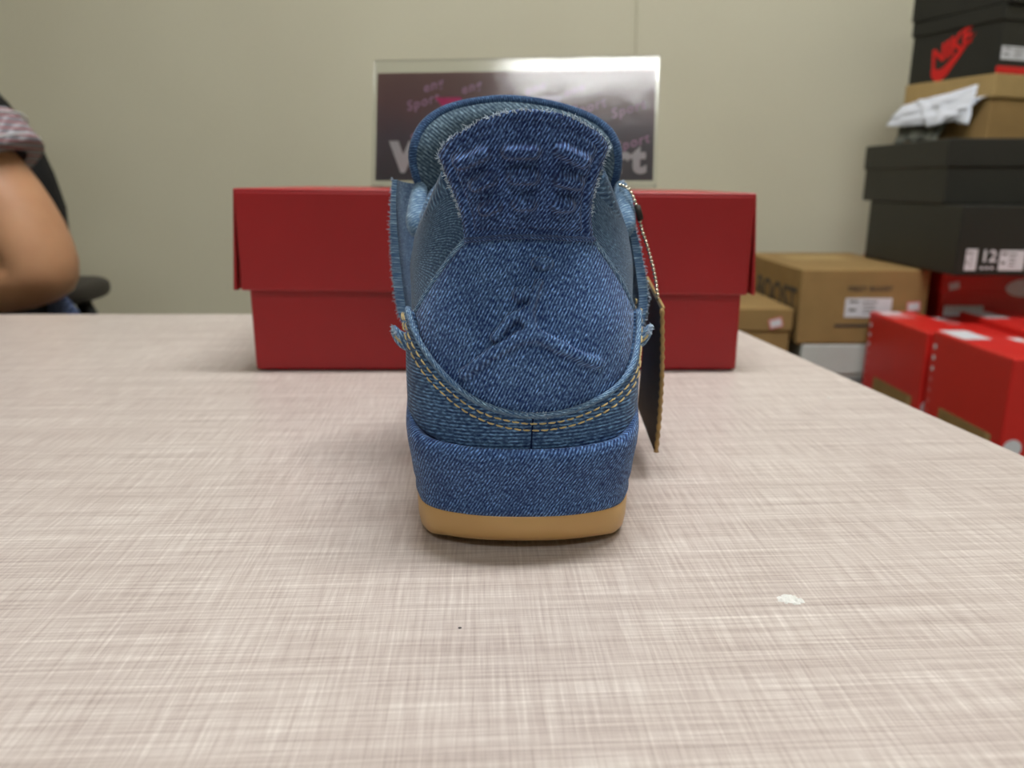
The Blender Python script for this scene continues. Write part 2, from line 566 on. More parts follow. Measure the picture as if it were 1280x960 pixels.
def patch(name, top, bot, left, right, mat, parent, off, nx, nz, disp=None, skirt=.0022, edge=.0007):
    """cloth panel laid on the heel; boundaries in (x,z)"""
    T, B = resample(top, nx), resample(bot, nx)
    Lf = resample(left, nz); R = resample(right, nz)
    s = np.linspace(0, 1, nx)[None, :, None]; t = np.linspace(0, 1, nz)[:, None, None]   # t: 0 top, 1 bottom
    C = (1 - t) * T[None] + t * B[None] + (1 - s) * Lf[:, None] + s * R[:, None] \
        - ((1 - s) * (1 - t) * T[0] + s * (1 - t) * T[-1] + (1 - s) * t * B[0] + s * t * B[-1])
    V = []; uv = []
    pos = np.zeros((nz, nx, 3)); nor = np.zeros((nz, nx, 3))
    bd = np.vstack([T, B, Lf, R])
    for i in range(nz):
        for j in range(nx):
            x, z = C[i, j]
            p, n = on_heel(x, z)
            db = math.sqrt(((bd - (x, z)) ** 2).sum(1).min())
            h = off - edge * math.exp(-(db / .0009) ** 2)
            if disp:
                h += disp(x, z, db)
            pos[i, j] = p + n * h; nor[i, j] = n
            uv.append((x, z))
    V = list(pos.reshape(-1, 3)); F = []
    for i in range(nz - 1):
        for j in range(nx - 1):
            F.append((i * nx + j, (i + 1) * nx + j, (i + 1) * nx + j + 1, i * nx + j + 1))
    ring = [(0, j) for j in range(nx)] + [(i, nx - 1) for i in range(1, nz)] + [(nz - 1, j) for j in range(nx - 2, -1, -1)] + [(i, 0) for i in range(nz - 2, 0, -1)]
    o0 = len(V)
    for (i, j) in ring:
        V.append(pos[i, j] - nor[i, j] * skirt); uv.append(tuple(C[i, j]))
    for k in range(len(ring)):
        a, b = ring[k], ring[(k + 1) % len(ring)]
        F.append((a[0] * nx + a[1], b[0] * nx + b[1], o0 + (k + 1) % len(ring), o0 + k))
    ob = pymesh(name, V, F, mat, parent, True, uv)
    return ob, pos, nor
def fray(name, P, D, Nn, parent, n, length=.0013, rad=.00016, seed=0, mat=None):
    """loose cotton ends along a raw edge: P points, D outward in-plane, Nn surface normals"""
    q = np.random.default_rng(seed)
    parts = []
    for k in range(n):
        i = q.integers(0, len(P))
        p = P[i] + q.normal(0, .0003, 3)
        d = D[i] + q.normal(0, .55, 3) + Nn[i] * .25
        d /= np.linalg.norm(d)
        L = length * (.35 + q.random())
        d2 = d + q.normal(0, .7, 3)
        pts = [p - d * .0005, p + d * L * .5, p + d * L * .5 + d2 / np.linalg.norm(d2) * L * .5]
        parts.append(tube_geo(pts, [rad, rad, rad * .5], 3))
    V, F = cat(parts)
    o = pymesh(name, V, F, mat or M_['fray'], parent)
    o['kind'] = 'stuff'
    return o

def seg_d(x, z, a, b):
    ax, az = a; bx, bz = b
    vx, vz = bx - ax, bz - az
    t = max(0, min(1, ((x - ax) * vx + (z - az) * vz) / (vx * vx + vz * vz + 1e-12)))
    return math.hypot(x - ax - t * vx, z - az - t * vz)
# raised leaping-figure emblem of the heel counter: limbs as tapered strokes (a, b, radius)
EMB = [((-.0200, .0682), (-.0104, .0757), .0013), ((-.0104, .0757), (-.0015, .0808), .0017), ((-.0015, .0808), (.0034, .0822), .0021),
       ((.0034, .0822), (.0135, .0768), .0017), ((.0135, .0768), (.0198, .0733), .0013), ((.0198, .0733), (.0248, .0716), .0015),
       ((.0026, .0815), (.0012, .0885), .0020), ((-.0094, .0808), (-.0042, .0870), .0012), ((-.0042, .0870), (.0006, .0885), .0013),
       ((-.0014, .0945), (.0004, .0947), .0021), ((.0022, .0890), (.0052, .0985), .0010), ((.0050, .1060), (.0078, .1060), .0019)]
def smooth01(t):
    t = max(0, min(1, t))
    return t * t * (3 - 2 * t)
def counter_disp(x, z, db):
    h = 0
    for a, b, r in EMB:
        h = max(h, smooth01((r + .0009 - seg_d(x, z, a, b)) / .0012))
    w = .0042 * h
    return w + .0022 * smooth01(db / .022)
CT = [(-.0200, .1150), (-.0094, .1164), (0, .1168), (.0120, .1162), (.0243, .1150)]
CB = [(-.0405, .0860), (-.0362, .0765), (-.027, .0645), (-.0150, .0560), (-.0003, .0522), (.0140, .0530), (.0285, .0578), (.0378, .0670), (.0417, .0765), (.0430, .0860)]
CL = [(-.0200, .1150), (-.0255, .1085), (-.0325, .0985), (-.0405, .0860)]
CR = [(.0243, .1150), (.0295, .1080), (.0360, .0985), (.0430, .0860)]
counter, cpos, cnor = patch('heel_counter', CT, CB, CL, CR, D_counter, shoe, .0016, 150, 120, counter_disp)
counter['label'] = 'mid blue denim heel counter embossed with a leaping figure'

# heel tab with nine pressed bars
DASH = [(-.0168, .1440, 22, .0040), (-.0010, .1460, 0, .0040), (.0155, .1448, -25, .0040), (-.0134, .1362, 25, .0026), (-.0002, .1376, 0, .0030),
        (.0146, .1362, -12, .0028), (-.0112, .1272, 25, .0016), (.0002, .1284, 0, .0018), (.0130, .1278, 0, .0016)]
def tab_disp(x, z, db):
    h = .0012 * smooth01(db / .012)
    for cx, cz, an, hl in DASH:
        a = math.radians(an)
        d = seg_d(x, z, (cx - hl * math.cos(a), cz - hl * math.sin(a)), (cx + hl * math.cos(a), cz + hl * math.sin(a)))
        h += .0042 * smooth01((.0034 - d) / .0026)
    h -= .0011 * math.exp(-((db - .0034) / .0008) ** 2)     # seam pressed in along the rim
    return h
TT = [(-.0287, .1446), (-.0250, .1490), (-.0190, .1530), (-.0110, .1566), (-.0005, .1584), (.0115, .1574), (.0200, .1542), (.0255, .1506), (.0283, .1470)]
TB = [(-.0203, .1140), (-.0094, .1150), (0, .1153), (.0120, .1148), (.0246, .1138)]
TL = [(-.0287, .1446), (-.0266, .1385), (-.0240, .1315), (-.0215, .1235), (-.0203, .1140)]
TR = [(.0283, .1470), (.0262, .1400), (.0240, .1320), (.0235, .1230), (.0246, .1138)]
tab, tpos, tnor = patch('heel_tab', TT, TB, TL, TR, D_tab, shoe, .0026, 120, 96, tab_disp, .0040)
tab['label'] = 'dark denim heel tab with pressed bars and a frayed rim'
P = tpos[0]; fray('frayed_threads', P, np.tile((0, 0, 1.), (len(P), 1)), tnor[0], tab, 170, .0011, .0002, seed=1)
for col_, sx in ((0, -1), (-1, 1)):
    P = tpos[:70, col_]; fray('frayed_threads', P, np.tile((sx * 1., 0, 0), (len(P), 1)), tnor[:70, col_], tab, 90, .0010, seed=2 + sx)
# pressed crease between tab and counter
pts = [on_heel(x, z)[0] + on_heel(x, z)[1] * .0026 for x, z in resample([(a, b - .0006) for a, b in CT], 40)]
tube('tab_seam', pts, .0009, D_tab, tab, 8)
for col_, sx in ((0, -1), (-1, 1)):
    P = cpos[:, col_]
    fray('frayed_threads', P, np.tile((sx * .8, 0, .6), (len(P), 1)), cnor[:, col_], counter, 110, .0010, seed=5 + sx)
    tube('raw_edge', [p + n_ * .0003 for p, n_ in zip(P[::4], cnor[::4, col_])], .00095, D_wing, counter, 8)

# lower heel panel with rolled hem and two rows of gold stitching
LT = [(-.0420, .0865), (-.0370, .0785), (-.0275, .0670), (-.0150, .0584), (-.0003, .0545), (.0140, .0551), (.0290, .0598), (.0385, .0675), (.0425, .0770), (.0437, .0860)]
LB = [(-.0428, .0490), (-.0334, .0440), (-.0183, .0400), (-.0003, .0382), (.0202, .0392), (.0359, .0436), (.0430, .0488)]
def lower_disp(x, z, db):
    c_ = .0006 * math.exp(-((x - .0030 - (z - .05) * .05) / .0006) ** 2)      # centre back seam pressed in
    return -c_
lower, lpos, lnor = patch('lower_heel_panel', LT, LB, [LT[0], (-.0432, .068), LB[0]], [LT[-1], (.0440, .068), LB[-1]], D_lower, shoe, .0036, 130, 50, lower_disp, .003)
hem = [lpos[0, j] + np.array((0, 0, .0002)) for j in range(0, 130, 2)]
tube('rolled_hem', hem, .0012, D_wing, lower, 8)
def stitches(name, curve, shift, parent, length=.0024, gap=.0007):
    C = resample(curve, 400)
    Tn = np.gradient(C, axis=0); Tn /= np.linalg.norm(Tn, axis=1, keepdims=True)
    Q = C + np.stack([Tn[:, 1], -Tn[:, 0]], 1) * shift
    s = np.concatenate([[0], np.cumsum(np.linalg.norm(np.diff(Q, axis=0), axis=1))])
    parts = []; p = .001
    while p + length < s[-1]:
        pts = []
        for f, r in ((0, .0002), (.2, .00034), (.5, .00038), (.8, .00034), (1, .0002)):
            x = np.interp(p + f * length, s, Q[:, 0]); z = np.interp(p + f * length, s, Q[:, 1]) + random.gauss(0, .00006)
            a, n = on_heel(x, z)
            pts.append(a + n * (.0036 + (.0003 if .1 < f < .9 else -.0001)))
        parts.append(tube_geo(pts, [.00018, .0003, .00034, .0003, .00018], 6))
        p += length + gap
    V, F = cat(parts)
    o = pymesh(name, V, F, M_['thread'], parent, True)
    o['kind'] = 'stuff'
    return o
stitches('gold_stitching', LT, .0024, lower)
stitches('gold_stitching', LT, .0048, lower)
# little tuft where the hem crosses the centre seam
fray('frayed_threads', lpos[0, 58:74], np.tile((0, 0, 1.), (16, 1)), lnor[0, 58:74], lower, 60, .0014, .00024, seed=21)
pts = []
for z in np.linspace(.0535, .040, 12):
    a_, n_ = on_heel(.0030 + (z - .05) * .05, z)
    pts.append(a_ + n_ * .0035)
tube('centre_seam', pts, .00032, M_['seam_thread'], lower, 6)

# midsole wrapped in denim, and the gum outsole
no_ = 240
UO = np.arange(no_) * 20 / no_ - 10
OUT = np.array([surf(u, 0)[:2] for u in UO])
OUT[:, 1] *= np.where(OUT[:, 1] < .045, .62 + .38 * np.clip(OUT[:, 1], 0, .045) / .045, 1)     # squarer heel of the sole
tg = np.roll(OUT, -1, 0) - np.roll(OUT, 1, 0); tg /= np.linalg.norm(tg, axis=1, keepdims=True)
ON = np.stack([tg[:, 1], -tg[:, 0]], 1)
if ON[no_ // 2][1] > 0:
    ON = -ON
oarc = np.concatenate([[0], np.cumsum(np.linalg.norm(np.diff(OUT, axis=0), axis=1))])
Y = OUT[:, 1]
ztop = np.interp(Y, [0, .012, .024, .045, .09, .14, .20, .285], [.0420, .0442, .0482, .0532, .0525, .047, .040, .040])
zbot = np.interp(Y, [0, .05, .2, .285], [.0150, .0150, .012, .020])
ggnd = np.interp(Y, [0, .008, .014, .022, .04, .2, .285], [.0045, .0038, .0022, .0008, 0, 0, .013])
def loft(name, rows, mat, cap_top, cap_bot):
    V = []; uv = []; F = []
    for row in rows:
        off, z = row[:2]
        lip = row[2] if len(row) > 2 else 0
        for i in range(no_):
            p = OUT[i] + ON[i] * (off + lip * max(0., -ON[i][1]))
            V.append((p[0], p[1], z[i])); uv.append((oarc[i], z[i] * 1.05))
    for r in range(len(rows) - 1):
        for i in range(no_):
            k = (i + 1) % no_
            F.append((r * no_ + i, r * no_ + k, (r + 1) * no_ + k, (r + 1) * no_ + i))
    if cap_bot:
        F.append(tuple(range(no_)))
    if cap_top:
        F.append(tuple((len(rows) - 1) * no_ + i for i in range(no_)))
    o = pymesh(name, V, F, mat, shoe, True, uv)
    fix_normals(o)
    return o
h = ztop - zbot
puff = [(-.0045, zbot - .0005), (.0002, zbot), (.0013, zbot + .10 * h), (.0008, zbot + .17 * h), (.0022, zbot + .32 * h), (.0030, zbot + .52 * h), (.0038, zbot + .72 * h, .0012),
        (.0040, zbot + .86 * h, .0020), (.0036, zbot + .96 * h, .0022), (.0024, ztop + .0006, .0018), (.0012, ztop + .0002, .0010), (-.0030, ztop - .0026)]
loft('midsole', puff, D_mid, True, True)
gt = zbot + .0012
gum = loft('outsole', [(-.012, ggnd + .0004), (-.0050, ggnd), (-.0018, ggnd + .0008), (-.0002, ggnd + .0030), (.0005, ggnd + .45 * (gt - ggnd)), (.0008, gt - .0012), (.0002, gt), (-.003, gt)], M_['gum'], True, True)
gum['label'] = 'amber gum rubber outsole'

# tongue
TO = [(-.040, .118), (-.0445, .130), (-.0475, .1400), (-.0478, .1490), (-.0435, .1595), (-.0335, .1672), (-.0190, .1712), (-.0030, .1724), (.0145, .1702), (.0310, .1650),
      (.0410, .1585), (.0455, .1505), (.0462, .1405), (.0435, .1290), (.039, .118), (.034, .106), (.026, .094), (.014, .086), (0, .083), (-.014, .086), (-.026, .094), (-.035, .106)]
TOc = resample(TO + [TO[0]], 121)[:-1]
TOc = TOc - np.array((.0015, 0))
cen = np.array((0, .128))
def tongue_y(x, z):
    y = .124 - 5.5 * x * x
    return y + np.interp(z, [.083, .118, .15, .175], [.055, .006, 0, .004])
nr = 26
def tongue_side(sgn, thick, rim):
    V = []; uv = []; F = []
    for k in range(nr + 1):
        r = k / nr
        hgt = thick * (1 - r ** 5) ** .6 if k < nr else 0
        hgt += rim * math.exp(-((r - .88) / .09) ** 2) if k < nr else 0
        for x, z in (cen + (TOc - cen) * max(r, .002)):
            V.append((x, tongue_y(x, z) + sgn * hgt, z)); uv.append((x, z))
    m = len(TOc)
    for k in range(nr):
        for i in range(m):
            j = (i + 1) % m
            F.append((k * m + i, k * m + j, (k + 1) * m + j, (k + 1) * m + i))
    return V, F, uv
tongue = bpy.data.objects.new('tongue', None); COL.objects.link(tongue); tongue.parent = shoe; tongue.empty_display_size = .01
V, F, uv = tongue_side(-1, .0050, .0018)
pymesh('tongue_lining', V, F, D_lining, tongue, True, uv)
V, F, uv = tongue_side(1, .0050, 0)
pymesh('tongue_front', V, F, D_rim, tongue, True, uv)
rimp = [(x, tongue_y(x, z) + .0008, z) for x, z in TOc]
tube('tongue_binding', rimp, .0026, D_rim, tongue, 10, True)

# collar lining roll
for sgn in (-1, 1):
    us = np.linspace(2.2, 5.0, 36) * sgn
    pts = []
    for u in us:
        p = surf(u, 4); q = surf(u, 3.7)
        pts.append((p[0] - sgn * .0042, p[1] + .001, p[2] - .0022))
    tube('collar_padding', pts, [.0048] * len(pts), D_side, shoe, 12)
pts = [(surf(u, 3.8)[0] * .9, surf(u, 3.8)[1] + .0075, surf(u, 3.8)[2] - .002) for u in np.linspace(-2.4, 2.4, 40)]
tube('collar_padding', pts, .0050, D_lining, shoe, 12)
# pale denim inside of the eyestays
for sgn in (-1, 1):
    pts = [(sgn * .0475, .098, .1120), (sgn * .0480, .104, .1200), (sgn * .0475, .110, .1280), (sgn * .0465, .116, .1345)]
    tube('eyestay_lining', resample(pts, 14), [.003, .0042, .0048, .005, .005, .0048, .0046, .0044, .0044, .0042, .004, .0036, .003, .0016], D_pale, shoe, 12)
    pts = [(sgn * .0385, .090, .1125), (sgn * .0410, .096, .1185), (sgn * .0420, .104, .1225)]
    tube('eyestay_lining', resample(pts, 10), [.002, .0035, .0045, .005, .005, .005, .0048, .0042, .0035, .002], D_pale, shoe, 12)

# wing panels standing off the sides
def wing(rear, sgn, seed):
    rear = resample(rear, 40)
    n = 14; th = .0046
    zs = rear[:, 2]
    V = []; uv = []
    for lay in (0, 1):
        for i in range(40):
            f0 = rear[i]
            zt = zs[i]
            base = np.array((sgn * .0480, .150 + (.135 - zt) * .35, zt * .96 + .003))
            for j in range(n):
                s = j / (n - 1)
                p = f0 * (1 - s) + base * s
                p = p + np.array((sgn * .004 * math.sin(s * math.pi), 0, 0))
                wth = th * (.55 + .45 * smooth01((.136 - zt) / .05)) * (1 - .4 * s)
                p = p - np.array((sgn * wth, wth * .15, 0)) * lay
                V.append(p); uv.append((p[1], p[2]))
    F = []
    idx = lambda l, i, j: l * 40 * n + i * n + j
    for l in (0, 1):
        for i in range(39):
            for j in range(n - 1):
                F.append((idx(l, i, j), idx(l, i, j + 1), idx(l, i + 1, j + 1), idx(l, i + 1, j)))
    for i in range(39):
        F.append((idx(0, i, 0), idx(0, i + 1, 0), idx(1, i + 1, 0), idx(1, i, 0)))
        F.append((idx(0, i, n - 1), idx(0, i + 1, n - 1), idx(1, i + 1, n - 1), idx(1, i, n - 1)))
    for j in range(n - 1):
        F.append((idx(0, 0, j), idx(0, 0, j + 1), idx(1, 0, j + 1), idx(1, 0, j)))
        F.append((idx(0, 39, j), idx(0, 39, j + 1), idx(1, 39, j + 1), idx(1, 39, j)))
    o = pymesh('wing', V, F, D_wing, shoe, False, uv)
    fix_normals(o)
    P = np.array([V[idx(0, i, 0)] for i in range(40)])
    fray('frayed_threads', P, np.tile((sgn * .4, -1., .1), (40, 1)), np.tile((sgn * 1., 0, 0), (40, 1)), o, 240, .0011, .00016, seed)
    return o
wing([(-.0600, .112, .1360), (-.0612, .111, .1240), (-.0618, .111, .1080), (-.0612, .110, .0900), (-.0590, .108, .0740), (-.0540, .104, .0650)], -1, 31)
wing([(.0478, .112, .1350), (.0505, .111, .1260), (.0560, .111, .1080), (.0598, .110, .0920), (.0612, .108, .0790), (.0585, .104, .0660)], 1, 32)
# frayed little tabs at the ends of the lower panel
for sgn, y0, z0 in ((-1, .054, .0735), (1, .056, .0735)):
    pts = [(sgn * .0455, y0, z0 - .003), (sgn * .0490, y0 - .003, z0 - .001), (sgn * .0515, y0 - .004, z0 + .002), (sgn * .0525, y0 - .003, z0 + .0045)]
    o = tube('side_loop', resample(pts, 10), [.0042, .0042, .004, .0036, .0032, .0028, .0024, .002, .0016, .0008], D_wing, shoe, 10)
    P = np.array(resample(pts, 10))
    fray('frayed_threads', P[4:] + np.array((0, -.002, 0)), np.tile((sgn * .8, -.4, .3), (6, 1)), np.tile((0, -1., 0), (6, 1)), o, 60, .0015, .0002, 40 + sgn)
    q = [(sgn * .0475, y0 - .0045, z0 - .0035), (sgn * .0500, y0 - .0062, z0 - .001), (sgn * .0515, y0 - .006, z0 + .001)]
    tube('gold_thread', q, .0005, M_['thread'], o, 6)
# laces crossing the tongue in front
for k in range(6):
    f = k / 5
    yy, zz, ww = .128 + .075 * f, .122 - .040 * f, .030 - .012 * f
    pts = [(-ww - .006, yy + .012, zz - .006), (-ww * .5, yy + .006, zz + .006), (0, yy + .004, zz + .010), (ww * .5, yy + .006, zz + .006), (ww + .006, yy + .012, zz - .006)]
    tube('lace', resample(pts, 16), .0026, D_rim, shoe, 8)

# ------------------------------------------------------------------ hang tag on its bead chain
ht = thing('hang_tag', 'dark brown hang tag with gold edge on a bead chain beside the sneaker', 'tag', (.0694, .38, .07))
def H(x, y, z):
    return (x - .0685, y - .38, z - .07)
cs = [(.0663, .345, .0803), (.0700, .412, .0860), (.0690, .412, .0150), (.0669, .345, .0121)]
n = 8
V = []; F = []
for lay, dx in ((0, -.0008), (1, .0008)):
    for i in range(n):
        for j in range(n):
            s, t_ = i / (n - 1), j / (n - 1)
            p = np.array(cs[0]) * (1 - s) * (1 - t_) + np.array(cs[1]) * s * (1 - t_) + np.array(cs[2]) * s * t_ + np.array(cs[3]) * (1 - s) * t_
            p[0] += dx + .0012 * math.sin(math.pi * t_)
            V.append(H(*p))
ix = lambda l, i, j: l * n * n + i * n + j
for l in (0, 1):
    for i in range(n - 1):
        for j in range(n - 1):
            F.append((ix(l, i, j), ix(l, i + 1, j), ix(l, i + 1, j + 1), ix(l, i, j + 1)))
ring = [(i, 0) for i in range(n)] + [(n - 1, j) for j in range(1, n)] + [(i, n - 1) for i in range(n - 2, -1, -1)] + [(0, j) for j in range(n - 2, 0, -1)]
for k in range(len(ring)):
    a, b = ring[k], ring[(k + 1) % len(ring)]
    F.append((ix(0, *a), ix(0, *b), ix(1, *b), ix(1, *a)))
card = pymesh('card', V, F, M_['tag'], ht)
fix_normals(card)
e = [np.array(V[ix(0, 0, j)]) * .5 + np.array(V[ix(1, 0, j)]) * .5 for j in range(n)]
parts = []
ee = resample(e, 34)
parts.append(tube_geo([tuple(p) for p in ee], [.0008 + .0005 * (k % 2) for k in range(34)], 6))
te = resample([np.array(V[ix(1, i, 0)]) for i in range(n)], 12)
parts.append(tube_geo([tuple(p) for p in te], .0007, 6))
Vg, Fg = cat(parts)
pymesh('gilt_edge', Vg, Fg, M_['gold'], ht, True)
chain = resample([(.0480, .372, .1335), (.0515, .368, .1315), (.0550, .366, .1240), (.0575, .365, .1140), (.0605, .365, .1060), (.0635, .364, .0960), (.0652, .363, .0880), (.0662, .362, .0805)], 32)
def ball(c, r, n=8, m=6):
    V = [(c[0], c[1], c[2] + r)]; F = []
    for a in range(1, m):
        for b in range(n):
            th, ph = math.pi * a / m, 2 * math.pi * b / n
            V.append((c[0] + r * math.sin(th) * math.cos(ph), c[1] + r * math.sin(th) * math.sin(ph), c[2] + r * math.cos(th)))
    V.append((c[0], c[1], c[2] - r))
    for b in range(n):
        F.append((0, 1 + b, 1 + (b + 1) % n))
        F.append((len(V) - 1, 1 + (m - 2) * n + (b + 1) % n, 1 + (m - 2) * n + b))
    for a in range(m - 2):
        for b in range(n):
            F.append((1 + a * n + b, 1 + (a + 1) * n + b, 1 + (a + 1) * n + (b + 1) % n, 1 + a * n + (b + 1) % n))
    return V, F
V, F = cat([ball(H(*(c_ + np.array((.0012, -.0018, 0)))), .0009) for c_ in chain] + [tube_geo([H(*(c_ + np.array((.0012, -.0018, 0)))) for c_ in chain], .0003, 5)])
bc = pymesh('bead_chain', V, F, M_['metal'], ht, True)
bc['kind'] = 'stuff'
tube('chain_clasp', [H(.0562, .3635, .1245), H(.0572, .3632, .1212), H(.0580, .363, .1180)], .0015, M_['tag'], ht, 8)

# ------------------------------------------------------------------ red shoe box on the table
rb = thing('shoe_box', 'large plain red shoe box with deep lid standing on the table behind the sneaker', 'box', (-.0118, .5557, 0), 0)
bw, bd, bh = .1768, .205, .119
wall_t = .003
box('body', (-bw, 0, .0008), (bw, bd, bh), M_['red'], rb, .0022)
lid = bpy.data.objects.new('lid', None); COL.objects.link(lid); lid.parent = rb; lid.location = (0, 0, .1292)
lid.rotation_euler = (0, math.radians(.55), 0)
box('lid_top', (-bw - .0035, -.0065, -.0025), (bw + .0035, bd + .006, .0), M_['red'], lid, .0024, 3)
box('lid_front', (-bw - .0028, -.0068, -.0705), (bw + .0028, -.0036, -.0018), M_['red'], lid, .0014)
box('lid_back', (-bw - .002, bd + .0035, -.0705), (bw + .002, bd + .0060, -.0018), M_['red'], lid, .0012)
for s in (-1, 1):
    x0, x1 = s * (bw + .0034), s * (bw + .0064)
    xb = .0030 * s
    yf, yb = -.0040, bd + .003
    V = [(x0 - s * .001, yf, -.0012), (x1 - s * .0022, yf, -.0012), (x1 - s * .0022, yb, -.0012), (x0 - s * .001, yb, -.0012),
         (x0 + xb, yf, -.0708), (x1 + xb, yf, -.0708), (x1 + xb, yb, -.0708), (x0 + xb, yb, -.0708)]
    o = pymesh('lid_end', V, [(0, 1, 2, 3), (4, 7, 6, 5), (0, 4, 5, 1), (1, 5, 6, 2), (2, 6, 7, 3), (3, 7, 4, 0)], M_['red'], lid)
    fix_normals(o); bevel(o, .001)

# ------------------------------------------------------------------ shop sign in a clear stand, on the red box
def mat_clear():
    m = bpy.data.materials.new('clear_acrylic'); m.use_nodes = True
    nt = m.node_tree
    for n in list(nt.nodes):
        if n.type == 'BSDF_PRINCIPLED':
            nt.nodes.remove(n)
    out = [n for n in nt.nodes if n.type == 'OUTPUT_MATERIAL'][0]
    tr = N(nt, 'ShaderNodeBsdfTransparent'); tr.inputs[0].default_value = (.985, .99, .99, 1)
    gl = N(nt, 'ShaderNodeBsdfGlossy'); gl.inputs['Roughness'].default_value = .12
    fr = N(nt, 'ShaderNodeFresnel'); fr.inputs[0].default_value = 1.42
    mx = N(nt, 'ShaderNodeMixShader')
    no = N(nt, 'ShaderNodeTexNoise'); no.inputs['Scale'].default_value = 30
    tc = N(nt, 'ShaderNodeTexCoord'); nt.links.new(tc.outputs['Object'], no.inputs['Vector'])
    bp = N(nt, 'ShaderNodeBump'); bp.inputs['Strength'].default_value = .12; bp.inputs['Distance'].default_value = .002
    nt.links.new(no.outputs[0], bp.inputs['Height']); nt.links.new(bp.outputs[0], gl.inputs['Normal'])
    nt.links.new(fr.outputs[0], mx.inputs[0]); nt.links.new(tr.outputs[0], mx.inputs[1]); nt.links.new(gl.outputs[0], mx.inputs[2])
    nt.links.new(mx.outputs[0], out.inputs[0])
    return m
M_['clear'] = mat_clear()
def mat_poster():
    m, nt, b = new_mat('poster_print')
    tc = N(nt, 'ShaderNodeTexCoord')
    n = N(nt, 'ShaderNodeTexNoise'); n.inputs['Scale'].default_value = 9; n.inputs['Detail'].default_value = 5
    nt.links.new(tc.outputs['Object'], n.inputs['Vector'])
    sp = N(nt, 'ShaderNodeSeparateXYZ'); nt.links.new(tc.outputs['Object'], sp.inputs[0])
    g = mth(nt, 'ABSOLUTE', mth(nt, 'SUBTRACT', mth(nt, 'MULTIPLY', sp.outputs[1], 11.0), .55))
    f = mth(nt, 'ADD', g, mth(nt, 'MULTIPLY', mth(nt, 'SUBTRACT', n.outputs[0], .5), .5))
    r = ramp(nt, [(0, rgb(150, 112, 108)), (.35, rgb(136, 98, 102)), (.62, rgb(104, 90, 104)), (1, rgb(82, 80, 90))])
    nt.links.new(f, r.inputs[0]); nt.links.new(r.outputs[0], b.inputs['Base Color'])
    b.inputs['Roughness'].default_value = .5
    return m
sg = thing('sign_stand', 'clear acrylic sign stand with purple and pink shop print on the red box', 'sign', (-.0005, .7000, .1302), math.radians(-6.0))
TILT = 14
SM = Matrix.Rotation(math.radians(90 - TILT), 4, 'X')
SW, SH = .250, .112
def SF(x, y, off=0):
    return SM @ Matrix.Translation((x, y, off))
plate('back_sheet', SF(0, SH / 2, -.0016), SW, SH, .0012, M_['clear'], sg)
plate('front_sheet', SF(0, SH / 2, .0010), SW, SH, .0012, M_['clear'], sg)
foot = box('foot', (-SW / 2, .003, .0004), (SW / 2, .040, .0024), M_['clear'], sg)
PM = SF(0, .0535, 0)
pr = plate('print_sheet', Matrix.Identity(4), SW - .006, .0950, .0005, mat_poster(), sg)
pr.matrix_local = PM
M_['mauve'] = plain('mauve_print', rgb(214, 168, 206), .6, .08, 60)
M_['hotpink'] = plain('hot_pink_print', rgb(236, 70, 142), .6, .06, 60)
M_['lilac'] = plain('lilac_print', rgb(196, 172, 200), .6, .05, 60)
M_['white_ink'] = plain('white_print', rgb(232, 234, 240), .6, .02, 60)
lab = []
# pale diagonal pattern words
k = 0
for row in range(-2, 8):
    for c_ in range(0, 6):
        x = -.112 + c_ * .043 + (row % 2) * .011 - row * .002
        y = -.052 + row * .0145 + c_ * .0125 - .026
        if abs(x) > .104 or abs(y) > .040:
            continue
        text_mesh('pattern_word', 'Sport' if (c_ + row) % 2 else 'eng', .0118, M_['mauve'], pr, Matrix.Translation((x, y, .0006)) @ Matrix.Rotation(math.radians(17), 4, 'Z'), .00005, .2, .0002, spacing=1.15)
# pink chevron mark
I4 = Matrix.Translation((0, 0, .0006))
poly_plate('chevron_mark', I4, [(-.070, .0255), (-.047, .0255), (-.014, -.014), (-.036, -.014)], .0001, M_['hotpink'], pr)
poly_plate('chevron_mark', I4, [(-.009, .0255), (.046, .0255), (.034, .0165), (-.016, .0165)], .0001, M_['lilac'], pr)
text_mesh('shop_name', 'W', .034, M_['white_ink'], pr, Matrix.Translation((-.089, -.028, .0008)), .0001, 0, .0024)
text_mesh('shop_name', 'Sport', .034, M_['white_ink'], pr, Matrix.Translation((.0725, -.030, .0008)), .0001, 0, .0016, spacing=1.12)

# ------------------------------------------------------------------ stacked shoe boxes on the right
def shoe_box(label, cx, cy, z0, w, d, h_, mat, rz=0, lid_h=.045, lid_mat=None, over=.003, group=None, corner=None):
    """box with separate lid; origin at base, front-left corner when corner given"""
    if corner:
        c_, s_ = math.cos(rz), math.sin(rz)
        cx = corner[0] + c_ * w / 2 - s_ * d / 2
        cy = corner[1] + s_ * w / 2 + c_ * d / 2
    t = thing('shoe_box', label, 'box', (cx, cy, z0), rz, group)
    if lid_h:
        box('body', (-w / 2 + over, -d / 2 + over, 0), (w / 2 - over, d / 2 - over, h_ - .002), mat, t, .002)
        l = box('lid', (-w / 2, -d / 2, h_ - lid_h), (w / 2, d / 2, h_), lid_mat or mat, t, .0025)
    else:
        box('body', (-w / 2, -d / 2, 0), (w / 2, d / 2, h_), mat, t, .003)
    return t
def front(w, d, x, z, off=.0006):
    return face_matrix((x, -d / 2 - off, z), (1, 0, 0), (0, 0, 1))
def leftf(w, d, y, z, off=.0006):
    # on the left side, reading from far to near (right of the reader = towards the viewer)
    return face_matrix((-w / 2 - off, y, z), (0, -1, 0), (0, 0, 1))
